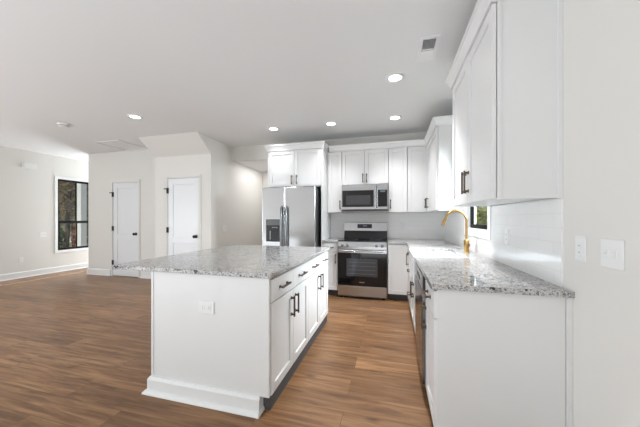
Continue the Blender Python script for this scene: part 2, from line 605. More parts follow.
# left wall with the window opening
LW = (4.56, 5.42, 0.50, 2.226)
mb = MB()
mb.box(XL - .13, XL, YF - .12, LW[0], 0, CEIL).box(XL - .13, XL, LW[1], 6.72, 0, CEIL)
mb.box(XL - .13, XL, LW[0], LW[1], 0, LW[2]).box(XL - .13, XL, LW[0], LW[1], LW[3], CEIL)
struct('wall_left', mb, 'wall')
struct('wall_foyer', MB().box(XL, X1 + .12, 6.6, 6.72, 0, CEIL), 'wall')
struct('wall_front', MB().box(XL - .13, XR + .13, YF - .12, YF, 0, CEIL), 'wall')


def baseboard(name, segs, h=0.13, t=0.016):
    """segs: (facing, plane, a0, a1)"""
    mb = MB()
    for fc, pl, a0, a1 in segs:
        f = F(fc, pl)
        mb.prism([(0, 0), (t + .012, 0), (t + .010, .010), (t, .018), (t, h - .014), (t * .45, h), (0, h)], lambda a, d, z, f=f: f(a, d, z), a0, a1)
    return struct(name, mb, 'trim')


baseboard('baseboard_left', [('+x', XL, YF, 6.6)])
baseboard('baseboard_far', [('-y', Y1, X1, D1[0] - .06), ('-y', Y1, D1[1] + .06, C0), ('-x', X1, Y1 - .02, 6.6)])
baseboard('baseboard_closet', [('-y', Y2, C0, D2[0] - .06), ('-y', Y2, D2[1] + .06, C1), ('+x', C1, Y2 - .02, HALL_Y), ('-x', C0, Y2 - .02, Y1 - .02)])
baseboard('baseboard_right', [('-x', XR, YF, 1.2)])

# thin pale strip along the living room floor
struct('floor_strip', MB().box(-7.185, -7.135, 2.2, 3.4, 0, 0.006).box(-7.13, -7.08, 3.4, 4.75, 0, 0.006), 'strip')
o = bpy.data.objects['floor_strip']
# attic hatch in the ceiling before the far wall
hx0, hx1, hy0, hy1 = -5.55, -4.95, 3.90, 4.53
mb = MB()
for a in ((hx0, hx1 - .02, hy0, hy0 + .02), (hx0, hx1 - .02, hy1 - .02, hy1), (hx0, hx0 + .02, hy0 + .02, hy1 - .02), (hx1 - .02, hx1, hy0, hy1)):
    mb.box(a[0], a[1], a[2], a[3], CEIL - 0.012, CEIL)
struct('trim_2', mb, 'ceil', bevel=0.002)

# tiled backsplash on both kitchen walls
struct('wall_backsplash', MB().box(-1.105, XR - .008, YB - .008, YB, CT, 1.371), 'tile')
mb = MB()
mb.box(XR - .008, XR, 1.674, YB, CT, 1.08)
mb.box(XR - .008, XR, 1.674, 2.694, 1.08, 1.377).box(XR - .008, XR, 3.581, YB, 1.08, 1.377)
struct('wall_backsplash', mb, 'tile')


# ------------------------------------------------------------------ windows
def window(name, facing, plane, op, depth, meet, mull=True, out=0.02, m_in='trim', sash=0.045, cas=0.062):
    """casing on the room face, black double hung sashes set into the wall; op = a0,a1,z0,z1"""
    a0, a1, z0, z1 = op
    f = F(facing, plane)
    w = root(name, f((a0 + a1) / 2, 0, z0), kind='structure')
    mb = MB()
    fbox(mb, f, a0 - cas, a0, 0, out, z0 - cas, z1 + cas); fbox(mb, f, a1, a1 + cas, 0, out, z0 - cas, z1 + cas)
    fbox(mb, f, a0, a1, 0, out, z1, z1 + cas); fbox(mb, f, a0, a1, 0, out, z0 - cas, z0)
    mb.build('casing', M[m_in], w, 0.003)
    mb = MB()
    j = 0.012
    fbox(mb, f, a0, a0 + j, -depth, 0.012, z0, z1); fbox(mb, f, a1 - j, a1, -depth, 0.012, z0, z1)
    fbox(mb, f, a0, a1, -depth, 0.012, z0, z0 + j); fbox(mb, f, a0, a1, -depth, 0.012, z1 - j, z1)
    mb.build('jamb', M[m_in], w)
    for nm, (b0, b1), dd in (('lower_sash', (z0 + j, meet + .02), -depth + .03), ('upper_sash', (meet - .02, z1 - j), -depth + .0)):
        mb = MB()
        A0, A1 = a0 + j, a1 - j
        s = sash
        fbox(mb, f, A0, A0 + s, dd, dd + .03, b0, b1); fbox(mb, f, A1 - s, A1, dd, dd + .03, b0, b1)
        fbox(mb, f, A0 + s, A1 - s, dd, dd + .03, b0, b0 + s); fbox(mb, f, A0 + s, A1 - s, dd, dd + .03, b1 - s, b1)
        if mull:
            c = (A0 + A1) / 2
            fbox(mb, f, c - .011, c + .011, dd + .004, dd + .026, b0 + s, b1 - s)
        so = mb.build(nm, M['frame_black'], w, 0.002, seg=1)
        mb = MB(); fbox(mb, f, A0 + s * .7, A1 - s * .7, dd + .013, dd + .017, b0 + s * .7, b1 - s * .7)
        mb.build('pane', M['glass'], so)
    return w


window('window_1', '+x', XL, LW, 0.07, 1.18, sash=0.05, cas=0.05)
window('window_2', '-x', XR, KW, 0.085, 1.70, mull=False, sash=0.045, cas=0.07)


# ------------------------------------------------------------------ doors
def room_door(name, x0, x1, h, y, label=None):
    f = F('-y', y)
    r = root(name, f((x0 + x1) / 2, 0, 0), kind='structure')
    mb = MB()
    c = .042
    fbox(mb, f, x0 - c, x0, 0, .016, 0, h + c); fbox(mb, f, x1, x1 + c, 0, .016, 0, h + c); fbox(mb, f, x0, x1, 0, .016, h, h + c)
    mb.build('casing', M['wall'], r, 0.002)
    mb = MB()
    fbox(mb, f, x0, x0 + .012, -.118, 0, 0, h); fbox(mb, f, x1 - .012, x1, -.118, 0, 0, h); fbox(mb, f, x0 + .012, x1 - .012, -.118, 0, h - .012, h)
    mb.build('jamb', M['trim'], r)
    a0, a1, z0, z1 = x0 + .016, x1 - .016, .012, h - .016
    mb = MB()
    st, d, t, rec = .105, -.038, .035, .011
    mid0, mid1 = .80, .93
    for q in ((a0, a0 + st, z0, z1), (a1 - st, a1, z0, z1), (a0 + st, a1 - st, z0, z0 + .17), (a0 + st, a1 - st, mid0, mid1), (a0 + st, a1 - st, z1 - .115, z1)):
        fbox(mb, f, q[0], q[1], d, d + t, q[2], q[3])
    fbox(mb, f, a0 + st, a1 - st, d, d + t - rec, z0 + .17, mid0); fbox(mb, f, a0 + st, a1 - st, d, d + t - rec, mid1, z1 - .115)
    leaf = mb.build('door_leaf', M['door'], r, 0.002, seg=1)
    for z in (.30, 1.05, 1.80):
        mb = MB()
        fbox(mb, f, x0 - .010, x0 + .024, -.008, .020, z - .05, z + .05)
        p, q = f(x0 + .006, .020, z - .054), f(x0 + .006, .020, z + .054)
        mb.cyl(p, q, .0085, seg=12)
        if z > 1.5:
            p, q = f(x0 + .004, .022, z + .035), f(x0 - .045, .042, z + .035)
            mb.cyl(p, q, .009, seg=8)
        mb.build('hinge', M['matte_black'], r)
    kx = a1 - .062
    p = f(kx, d + t, .935); n = (0, -1, 0)
    mb = MB()
    mb.lathe([(0, 0), (.033, 0), (.033, .006), (.028, .010), (.012, .012), (.011, .034), (.022, .040), (.029, .050), (.028, .062), (.018, .070), (0, .072)], p, n)
    mb.build('door_knob', M['matte_black'], r, smooth=True)
    return r


room_door('door_1', D1[0], D1[1], D1[2], Y1)
room_door('door_2', D2[0], D2[1], D2[2], Y2)

# ------------------------------------------------------------------ island
IX0, IX1, IY0, IY1 = -1.712, -0.789, 1.622, 3.25      # carcass
isl = root('kitchen_island', ((IX0 + IX1) / 2, (IY0 + IY1) / 2, 0), 'white kitchen island base with four drawers, standing alone on the plank floor', 'kitchen island')
PF = IY0 - .018
MB().box(IX0 + .02, IX1, IY0, IY1, 0.10, .882).build('body', M['cab'], isl)
MB().box(IX0 + .02, IX1 + .010, IY0 + .02, IY1, 0.0, .099).build('toe_kick', M['kick'], isl)  # set nearly flush so its dark colour stands for the shade under the doors
MB().prism([(IX0, 0), (-.838, 0), (-.838, .105), (-.771, .105), (-.771, .882), (IX0, .882)], lambda a, p, q: (p, a, q), PF, IY0).build('end_panel', M['cab'], isl, 0.001)
MB().box(IX0, IX0 + .02, IY0, IY1, 0, .882).build('back_panel', M['cab'], isl)
MB().box(IX0 - .003, IX0 + .016, PF - .004, PF, .10, .882).build('corner_trim', M['cab'], isl, 0.001)
MB().box(-.787, -.7705, PF - .003, PF, .11, .882).build('corner_trim', M['cab'], isl, 0.001)
bp_ = [(0, 0), (.024, 0), (.024, .094), (.012, .112), (0, .112)]
pth = [(IX0, IY1, -1, 0), (IX0, PF, -.8, -1), (-.838, PF, .35, -1), (-.838, PF + .09, .35, 0)]
MB().sweep(bp_, pth).build('baseboard', M['trim'], isl)
sp_ = [(.024, 0), (.052, 0), (.050, .008), (.038, .020), (.024, .024)]
MB().sweep(sp_, pth).build('shoe_moulding', M['trim'], isl)
fi = F('+x', IX1)
n4 = [IY0 + .005 + (IY1 - IY0 - .008) * k / 4 for k in range(5)]
for k in range(4):
    a0, a1 = n4[k] + .0015, n4[k + 1] - .0015
    d = shaker('drawer', isl, fi, a0, a1, .715, .868, slab=True)
    pull(d, fi, (a0 + a1) / 2, .790, False, .16)
    d = shaker('door', isl, fi, a0, a1, .105, .709)
    pull(d, fi, (a1 - .045) if k % 2 == 0 else (a0 + .045), .585, True, .16)
o = MB().box(-2.078, -.748, 1.584, 3.26, .884, CT).build('island_worktop', M['granite'], None, 0.004)
tag(o, 'speckled grey granite worktop on the free-standing island, overhanging at one side', 'worktop')


# ------------------------------------------------------------------ electrical plates
def plate(name, facing, plane, a, z, kind, label, cat, group=None, horiz=False):
    f = F(facing, plane)
    w, h = {'duplex': (.072, .117), 'double': (.117, .117), 'quad': (.125, .085), 'rocker': (.072, .12)}[kind]
    if horiz: w, h = h, w
    r = root(name, f(a, 0, z - h / 2), label, cat, group)
    mb = MB(); fbox(mb, f, a - w / 2, a + w / 2, 0, .006, z - h / 2, z + h / 2)
    mb.build('plate', M['plate'], r, 0.003)

    def sock(aa, zz, hz):
        mb = MB()
        hw, hh = (.0165, .0145) if not hz else (.0145, .0165)
        fbox(mb, f, aa - hw, aa + hw, .006, .0085, zz - hh, zz + hh)
        s = mb.build('socket', M['plate'], r, 0.002)
        for k in (-1, 1):
            mb = MB()
            if hz: fbox(mb, f, aa - .004, aa + .004, .0085, .0092, zz + k * .006 - .0012, zz + k * .006 + .0012)
            else: fbox(mb, f, aa + k * .006 - .0012, aa + k * .006 + .0012, .0085, .0092, zz - .004, zz + .004)
            mb.build('slot', M['grey'], s)

    def toggle(aa):
        mb = MB(); fbox(mb, f, aa - .008, aa + .008, .006, .008, z - .018, z + .018)
        fbox(mb, f, aa - .0045, aa + .0045, .008, .022, z + .000, z + .010)
        mb.build('toggle', M['plate'], r, 0.001)
    if kind == 'duplex':
        for k in (-1, 1):
            if horiz: sock(a + k * .02, z, True)
            else: sock(a, z + k * .02, False)
    elif kind == 'quad':
        for k in (-1, 1): sock(a + k * .025, z, True)
    elif kind == 'double':
        for k in (-.23, .23): toggle(a + k * .117 / .5 * .43)
    elif kind == 'rocker':
        mb = MB(); fbox(mb, f, a - .017, a + .017, .006, .010, z - .034, z + .034); face = mb.build('socket_face', M['plate'], r, 0.002)
        for k in (-1, 1):
            mb = MB(); fbox(mb, f, a - .004, a + .004, .010, .0104, z + k * .016 - .002, z + k * .016 + .002)
            mb.build('slot', M['grey'], face)
    return r


plate('electrical_outlet', '-y', IY0 - .018, -1.243, .655, 'quad', 'white outlet plate laid sideways on the end panel of the island', 'outlet')
plate('electrical_outlet', '-x', XR, 1.535, 1.128, 'rocker', 'white outlet plate on the plain wall just past the tile edge', 'outlet')
plate('light_switch', '-x', XR, 1.349, 1.128, 'double', 'white plate with two toggle switches on the plain wall near the worktop end', 'switch')
plate('electrical_outlet', '-x', XR - .008, 2.356, 1.130, 'duplex', 'white outlet plate on the tiled wall beside the kitchen window', 'outlet')
plate('electrical_outlet', '-y', YB - .008, .165, 1.130, 'duplex', 'white outlet plate on the tiles between the range and the corner', 'outlet')
plate('electrical_outlet', '-y', YB - .008, -.985, 1.130, 'duplex', 'white outlet plate on the tiles between the fridge panel and the range', 'outlet')
plate('light_switch', '+x', C1, 4.66, 1.075, 'double', 'white switch plate on the side of the closet wall facing the fridge', 'switch')
plate('light_switch', '+x', XL, 4.30, .90, 'double', 'white switch plate on the living room wall before the black window', 'switch')
plate('electrical_outlet', '+x', XL, 3.92, .385, 'duplex', 'white outlet plate low on the living room wall above the baseboard', 'outlet')

# door chime box high on the left wall
f = F('+x', XL)
r = root('door_chime', f(4.05, 0, 2.36), 'small white door chime box high on the living room wall', 'door chime')
mb = MB(); fbox(mb, f, 3.93, 4.17, 0, .045, 2.36, 2.475); mb.build('cover', M['plate'], r, 0.006)
mb = MB()
for k in range(5): fbox(mb, f, 3.955 + k * .045, 3.985 + k * .045, .045, .047, 2.37, 2.385)
mb.build('grille', M['trim'], r)


# ------------------------------------------------------------------ cabinets
def carcass(parent, x0, x1, y0, y1, z0, z1, name='body'):
    return MB().box(x0, x1, y0, y1, z0, z1).build(name, M['cab'], parent, 0.001, seg=1)


CR = [(0, 0), (.012, 0), (.014, .022), (.020, .036), (.034, .070), (.040, .078), (.046, .080), (.046, .102), (0, .102)]


def crown(parent, z, path):
    return MB().sweep([(p, z + q) for p, q in CR], path).build('crown_moulding', M['cab'], parent)


UB, UT, ZC = 1.372, 2.425, 2.425

# cabinet over the fridge with its full height side panels
fc = root('fridge_cabinet', (-1.61, 4.6, 0), 'white two-door wall cabinet with tall side panels enclosing the refrigerator', 'cabinet')
FY = 4.315
carcass(fc, -2.063, -1.128, FY, YB - .001, 1.80, UT)
MB().box(-1.128, -1.106, FY - .024, YB - .001, 0, UT).build('side_panel', M['cab'], fc, 0.0015)
MB().box(-2.085, -2.063, FY - .024, YB - .001, 0, UT).build('side_panel', M['cab'], fc, 0.0015)
ff = F('-y', FY)
d = shaker('door', fc, ff, -2.059, -1.600, 1.815, UT - .004); pull(d, ff, -1.643, 1.925, True, .15)
d = shaker('door', fc, ff, -1.596, -1.133, 1.815, UT - .004); pull(d, ff, -1.553, 1.925, True, .15)
crown(fc, ZC, [(-2.085, YB - .001, -1, 0), (-2.085, FY - .024, -1, -1), (-1.106, FY - .024, 1, -1), (-1.106, YB - .001, 1, 0)])

fu = F('-y', UY)
# left of the microwave
c = root('wall_cabinet', (-.98, 4.76, UB), 'narrow white wall cabinet between the fridge panel and the microwave', 'cabinet')
carcass(c, -1.105, -.838, UY, YB - .009, UB, UT)
d = shaker('door', c, fu, -1.075, -.841, UB + .004, UT - .004); pull(d, fu, -.868, 1.505, True, .15)
crown(c, ZC, [(-1.058, UY - .024, 0, -1), (-.837, UY - .024, 0, -1)])
# above the microwave
c = root('wall_cabinet', (-.447, 4.76, 1.84), 'short white two-door wall cabinet directly above the microwave', 'cabinet')
carcass(c, -.836, -.060, UY, YB - .009, 1.845, UT)
d = shaker('door', c, fu, -.832, -.450, 1.850, UT - .004); pull(d, fu, -.480, 1.95, True, .15)
d = shaker('door', c, fu, -.446, -.064, 1.850, UT - .004); pull(d, fu, -.416, 1.95, True, .15)
crown(c, ZC, [(-.837, UY - .024, 0, -1), (-.059, UY - .024, 0, -1)])
# right of the microwave
c = root('wall_cabinet', (.09, 4.76, UB), 'narrow white wall cabinet between the microwave and the corner cabinet', 'cabinet')
carcass(c, -.058, .238, UY, YB - .009, UB, UT)
d = shaker('door', c, fu, -.054, .234, UB + .004, UT - .004); pull(d, fu, -.026, 1.505, True, .15)
crown(c, ZC, [(-.059, UY - .024, 0, -1), (.239, UY - .024, 0, -1)])
# corner
c = root('corner_cabinet', (.6, 4.4, UB), 'L-shaped white wall cabinet in the kitchen corner with two doors meeting', 'cabinet')
mb = MB().box(.240, XR - .009, UY, YB - .009, UB, UT).box(UX, XR - .009, 3.645, UY, UB, UT)
mb.build('body', M['cab'], c)
d = shaker('door', c, fu, .242, UX - .022, UB + .004, UT - .004); pull(d, fu, UX - .052, 1.51, True, .15)
fx = F('-x', UX)
d = shaker('door', c, fx, 3.648, UY - .022, UB + .004, UT - .004, rail=.07); pull(d, fx, 4.44, 1.51, True, .16)
MB().box(UX - .0, XR - .001, 3.633, 3.645, UB - .004, UT).build('side_panel', M['cab'], c, 0.001)
crown(c, ZC, [(.239, UY - .024, 0, -1), (UX - .024, UY - .024, -1, -1), (UX - .024, 3.633, -1, -1), (XR - .001, 3.633, 0, -1)])
# near cabinet on the right wall
NU0, NU1 = 1.684, 2.71
NB, NT = 1.384, 2.462
c = root('wall_cabinet', (.71, 2.2, NB), 'large white two-door wall cabinet nearest on the right wall beside the window', 'cabinet')
carcass(c, UX, XR - .009, NU0 + .016, NU1, NB, NT)
MB().box(UX, XR - .0005, NU0, NU0 + .016, NB - .006, NT).build('side_panel', M['cab'], c, 0.001)
MB().box(UX, XR - .0005, NU1, NU1 + .01, NB - .006, NT).build('side_panel', M['cab'], c, 0.001)
MB().box(UX, UX + .019, NU0 - .004, NU0, NB - .006, NT).build('edge_strip', M['cab'], c, 0.001)
MB().box(XR - .022, XR - .0005, NU0 - .010, NU0, NB - .006, NT).build('edge_strip', M['cab'], c, 0.001)
ym = (NU0 + NU1) / 2
d = shaker('door', c, fx, NU0 + .002, ym - .0015, NB - .002, NT - .004, rail=.062); pull(d, fx, ym - .034, 1.535, True, .165)
d = shaker('door', c, fx, ym + .0015, NU1 - .002, NB - .002, NT - .004, rail=.062); pull(d, fx, ym + .034, 1.535, True, .165)
crown(c, NT, [(XR - .001, NU1 + .01, 0, 1), (UX - .024, NU1 + .01, -1, 1), (UX - .024, NU0, -1, -1), (XR - .001, NU0, 0, -1)])

# ------------------------------------------------------------------ base cabinets
fb = F('-y', DYB)
fr = F('-x', DX)
TK = .105


def base(label, x0, x1, y0, y1, kick, z1=.882):
    c = root('base_cabinet', ((x0 + x1) / 2, (y0 + y1) / 2, 0), label, 'cabinet')
    carcass(c, x0, x1, y0, y1, TK, z1)
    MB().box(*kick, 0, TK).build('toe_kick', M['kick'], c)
    return c


c = base('narrow white base cabinet with one drawer between fridge panel and range', -1.104, -.852, DYB, YB - .001, (-1.104, -.852, DYB + .07, YB - .001))
d = shaker('drawer', c, fb, -1.085, -.855, .725, .868, slab=True); pull(d, fb, -.97, .80, False, .11)
d = shaker('door', c, fb, -1.085, -.855, TK + .003, .719); pull(d, fb, -.885, .62, True, .15)
# corner base right of the range, turning along the right wall
c = root('corner_base_cabinet', (.3, 4.5, 0), 'white corner base cabinet right of the range with a tall plain door', 'cabinet')
mb = MB().box(-.066, XR - .001, DYB, YB - .001, TK, .882).box(DX, XR - .001, 3.962, DYB, TK, .882)
mb.build('body', M['cab'], c)
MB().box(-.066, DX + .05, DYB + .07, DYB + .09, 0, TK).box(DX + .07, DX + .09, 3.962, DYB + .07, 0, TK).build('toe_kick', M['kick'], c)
shaker('door', c, fb, -.062, DX - .024, TK + .003, .868)
d = shaker('door', c, fr, 3.965, DYB - .022, TK + .003, .868); pull(d, fr, 4.01, .69, True, .17)
# drawer base
c = base('narrow white drawer base between corner and sink cabinets on the right run', DX, XR - .001, 3.552, 3.960, (DX + .07, DX + .09, 3.552, 3.960))
for z0, z1 in ((.715, .868), (.412, .709), (TK + .003, .406)):
    d = shaker('drawer', c, fr, 3.555, 3.957, z0, z1, slab=True); pull(d, fr, 3.757, (z0 + z1) / 2 + .02, False, .15)
# sink base
SK0, SK1 = 2.66, 3.44
c = base('white two-door sink base cabinet below the white apron sink', DX, XR - .001, 2.632, 3.550, (DX + .07, DX + .09, 2.632, 3.550), z1=.635)
MB().box(DX, XR - .02, 2.632, SK0 - .004, .635, .882).build('side_stile', M['cab'], c)
MB().box(DX, XR - .02, SK1 + .004, 3.550, .635, .882).build('side_stile', M['cab'], c)
d = shaker('door', c, fr, 2.635, 3.089, TK + .003, .640); pull(d, fr, 3.045, .50, True, .16)
d = shaker('door', c, fr, 3.093, 3.547, TK + .003, .640); pull(d, fr, 3.137, .50, True, .16)
# near base with end panel
NB0, NB1 = 1.605, 1.998
c = base('white end base cabinet with one drawer and large plain end panel, before dishwasher', DX, XR - .03, NB0 + .018, NB1, (DX + .07, DX + .09, NB0 + .018, NB1))
MB().box(DX - .007, XR - .026, NB0, NB0 + .018, 0, .882).build('end_panel', M['cab'], c, 0.0015)
MB().box(XR - .024, XR - .0005, NB0 - .010, NB0 + .018, 0, .882).build('scribe_strip', M['cab'], c, 0.001)
d = shaker('drawer', c, fr, NB0 + .006, NB1 - .002, .715, .868, slab=True); pull(d, fr, 1.80, .80, False, .16)
d = shaker('door', c, fr, NB0 + .006, NB1 - .002, TK + .003, .709); pull(d, fr, 1.955, .60, True, .16)

# ------------------------------------------------------------------ worktops
mb = MB()
CX = .205
OV = .884
mb.box(CX, XR - .001, 1.583, SK0 + .018, OV, CT)
mb.box(.675, XR - .001, SK0 + .018, SK1 - .018, OV, CT)
mb.box(CX, XR - .001, SK1 - .018, YB - .009, OV, CT)
mb.box(-.070, CX, 4.272, YB - .009, OV, CT)
bmesh.ops.remove_doubles(mb.bm, verts=mb.bm.verts, dist=1e-5)
o = mb.build('kitchen_worktop', M['granite'], None)
tag(o, 'long L-shaped speckled grey granite worktop along the right wall, cut around the sink', 'worktop')
o = MB().box(-1.104, -.850, 4.272, YB - .009, OV, CT).build('kitchen_worktop', M['granite'], None, 0.003)
tag(o, 'short speckled granite worktop piece between the fridge panel and the range', 'worktop')

# ------------------------------------------------------------------ sink and faucet
s = root('farmhouse_sink', (.43, 3.05, .65), 'white apron-front farmhouse sink set into the granite beneath the gold faucet', 'sink')
sx0, sx1, sz0, sz1 = .198, .690, .650, .881
mb = MB()
wl = .022
mb.box(sx0, sx1, SK0, SK1, sz0, sz0 + .02)
mb.box(sx0, sx0 + .03, SK0, SK1, sz0 + .02, sz1)
mb.box(sx0, sx0 + .03, SK0 + .0185, SK1 - .0185, sz1, .906)
mb.box(sx1 - wl, sx1, SK0, SK1, sz0 + .02, sz1)
mb.box(sx0 + .03, sx1 - wl, SK0, SK0 + wl, sz0 + .02, sz1).box(sx0 + .03, sx1 - wl, SK1 - wl, SK1, sz0 + .02, sz1)
bmesh.ops.remove_doubles(mb.bm, verts=mb.bm.verts, dist=1e-5)
mb.build('basin', M['porcelain'], s)
MB().lathe([(0, 0), (.042, 0), (.042, .003), (.030, .001), (0, .001)], (.45, 3.05, sz0 + .02)).build('drain', M['steel'], s, smooth=True)

fp = Vector((.745, 3.10, CT))
r = root('kitchen_faucet', fp, 'tall brushed gold gooseneck faucet behind the white sink', 'faucet')
MB().lathe([(0, 0), (.029, 0), (.029, .006), (.025, .010), (.025, .125), (.022, .132), (.016, .138), (0, .138)], fp).build('body', M['gold'], r, smooth=True)
pts = [fp + Vector((0, 0, .13)), fp + Vector((0, 0, .22)), fp + Vector((-.002, 0, .30))]
cx, cz, R = fp.x - .102, fp.z + .33, .102
for k in range(0, 15):
    a = math.radians(-4 + 168 * k / 14)
    pts.append(Vector((cx + R * math.cos(a), 3.10, cz + R * 1.05 * math.sin(a))))
MB().tube(pts, .0125, 14).build('neck', M['gold'], r, smooth=True)
e = pts[-1]
dr = (pts[-1] - pts[-2]).normalized()
MB().tube([e - dr * .004, e + dr * .02, e + dr * .075, e + dr * .085], [.0145, .0155, .0165, .012], 14).build('spray_head', M['gold'], r, smooth=True)
MB().lathe([(0, 0), (.011, 0), (.0125, .006), (0, .007)], e + dr * .084, dr).build('nozzle', M['grey'], r)
MB().cyl(fp + Vector((0, -.018, .085)), fp + Vector((0, -.062, .085)), .019, seg=18).build('valve', M['gold'], r, smooth=True)
MB().tube([fp + Vector((0, -.050, .09)), fp + Vector((-.012, -.055, .13)), fp + Vector((-.028, -.058, .185))], [.006, .005, .0045], 10).build('lever', M['gold'], r, smooth=True)

# ------------------------------------------------------------------ dishwasher
r = root('dishwasher', (.5, 2.315, 0), 'stainless and black dishwasher under the right worktop beside the sink', 'dishwasher')
y0, y1 = 2.003, 2.627
MB().box(.262, .84, y0, y1, .10, .875).build('tub', M['grey'], r)
MB().box(.205, .262, y0, y1, .115, .760).build('door', M['dw_steel'], r, 0.004)
cp = MB().box(.205, .262, y0, y1, .764, .872).build('control_panel', M['blackglass'], r, 0.004)
MB().box(.2035, .205, y0 + .20, y1 - .20, .80, .835).build('pocket_handle', M['black'], cp)
MB().box(.30, .32, y0, y1, 0, .10).build('toe_kick', M['kick'], r)

# ------------------------------------------------------------------ range
r = root('range', (-.46, 4.6, 0), 'stainless steel electric range with black glass oven door between base cabinets', 'range')
x0, x1, RY = -.842, -.078, 4.285
MB().box(x0 + .004, x1 - .004, RY, YB - .03, .03, .905).build('body', M['grey'], r)
for lx in (x0 + .05, x1 - .05):
    for ly in (RY + .05, YB - .1):
        MB().cyl((lx, ly, 0), (lx, ly, .032), .018, seg=12).build('foot', M['black'], r)
fd = F('-y', RY)
mb = MB(); fbox(mb, fd, x0, x1, 0, .024, .045, .205); mb.build('storage_drawer', M['steel'], r, 0.004)
mb = MB(); fbox(mb, fd, x0, x1, 0, .035, .212, .778); dr_ = mb.build('oven_door', M['blackglass'], r, 0.005)
mb = MB(); fbox(mb, fd, x0 + .14, x1 - .14, .035, .0365, .36, .640); mb.build('oven_window', M['ovenglass'], dr_)
mb = MB()
for k in range(4): fbox(mb, fd, x0 + .17, x1 - .17, .0365, .0372, .40 + k * .06, .403 + k * .06)
mb.build('rack_line', M['grey'], dr_)
mb = MB(); fbox(mb, fd, x0 - .001, x1 + .001, .020, .042, .728, .781); mb.build('door_trim', M['steel'], dr_, 0.002)
mb = MB(); fbox(mb, fd, -.50, -.42, .035, .0362, .262, .276); mb.build('badge', M['steel'], dr_)
mb = MB()
p, q = fd(x0 + .05, .078, .762), fd(x1 - .05, .078, .762)
mb.cyl(p, q, .0125, seg=16)
for hx in (x0 + .07, x1 - .07):
    mb.cyl(fd(hx, .03, .762), fd(hx, .078, .762), .009, seg=12)
mb.build('handle', M['steel'], dr_, smooth=True)
mb = MB()
mb.prism([(0, .785), (.040, .785), (.040, .83), (.022, .902), (0, .902)], lambda a, d_, z: fd(a, d_, z), x0, x1)
cpn = mb.build('control_panel', M['steel'], r, 0.003)
for kx in (-.770, -.685, -.455 + .0, -.235, -.150):
    if kx == -.455: continue
    c0 = Vector(fd(kx, .030, .845)); n = Vector((0, -1, .25)).normalized()
    mb = MB(); mb.lathe([(0, 0), (.025, 0), (.025, .006), (.019, .009), (.018, .030), (.014, .033), (0, .033)], c0, n, 20)
    mb.build('knob', M['handle_steel'], r, smooth=True)
ck = MB().box(x0, x1, RY - .022, YB - .09, .905, .921).build('cooktop', M['blackglass'], r, 0.004)
for bx_, by_, br_ in ((-.65, 4.42, .10), (-.27, 4.42, .075), (-.65, 4.66, .075), (-.27, 4.66, .10)):
    MB().lathe([(br_ - .003, 0), (br_, 0), (br_, .0006), (br_ - .003, .0006), (br_ - .003, 0)], (bx_, by_, .921), seg=36).build('burner_ring', M['grey'], ck)
mb = MB().prism([(4.80, .921), (4.838, 1.055), (4.90, 1.055), (4.90, .921)], lambda a, p, q: (a, p, q), x0 + .006, x1 - .006)
mb.build('back_guard', M['black'], r, 0.003)
mb = MB().prism([(4.822, 1.050), (4.845, 1.200), (4.862, 1.207), (4.908, 1.207), (4.908, 1.050)], lambda a, p, q: (a, p, q), x0 + .002, x1 - .002)
bg2 = mb.build('back_panel', M['steel'], r, 0.003)
mb = MB().prism([(4.8275, 1.098), (4.8365, 1.170), (4.845, 1.170), (4.845, 1.098)], lambda a, p, q: (a, p, q), -.60, -.345)
ds = mb.build('display', M['blackglass'], bg2)
mb = MB()
for k in range(4):
    xx = -.500 + k * .018
    mb.prism([(4.8305, 1.130), (4.8330, 1.150), (4.836, 1.150), (4.836, 1.130)], lambda a, p, q: (a, p - .0006, q), xx, xx + .011)
o = mb.build('digits', M['display'], bg2)

# ------------------------------------------------------------------ microwave
r = root('microwave', (-.447, 4.72, 1.405), 'stainless over-the-range microwave with black glass door below a short cabinet', 'microwave')
x0, x1, MY = -.828, -.066, 4.535
z0, z1 = 1.405, 1.842
MB().box(x0, x1, MY, YB - .009, z0, z1).build('body', M['grey'], r, 0.002)
fm = F('-y', MY)
mb = MB(); fbox(mb, fm, x0, -.245, 0, .03, z0 + .012, z1 - .004); dm = mb.build('door', M['steel'], r, 0.004)
mb = MB(); fbox(mb, fm, x0 + .012, -.292, .03, .033, 1.462, 1.738); wn = mb.build('window', M['blackglass'], dm, 0.002)
mb = MB(); fbox(mb, fm, x0 + .075, -.345, .033, .0336, 1.500, 1.655); mb.build('screen', M['ovenglass'], wn)
mb = MB(); fbox(mb, fm, -.240, x1, 0, .03, z0 + .012, z1 - .004); pn = mb.build('control_panel', M['steel'], r, 0.004)
mb = MB(); fbox(mb, fm, -.225, x1 - .012, .03, .032, 1.462, 1.738); mb.build('keypad', M['blackglass'], pn)
mb = MB(); fbox(mb, fm, -.190, x1 - .045, .032, .0324, 1.700, 1.728); mb.build('display', M['display'], pn)
mb = MB()
mb.cyl(fm(-.262, .072, 1.44), fm(-.262, .072, 1.80), .0135, seg=16)
for z in (1.465, 1.775): mb.cyl(fm(-.262, .025, z), fm(-.262, .072, z), .009, seg=10)
mb.build('handle', M['steel'], dm, smooth=True)
MB().box(x0 + .01, x1 - .01, MY - .028, MY + .10, z0 - .006, z0 + .010).build('vent_grille', M['black'], r)

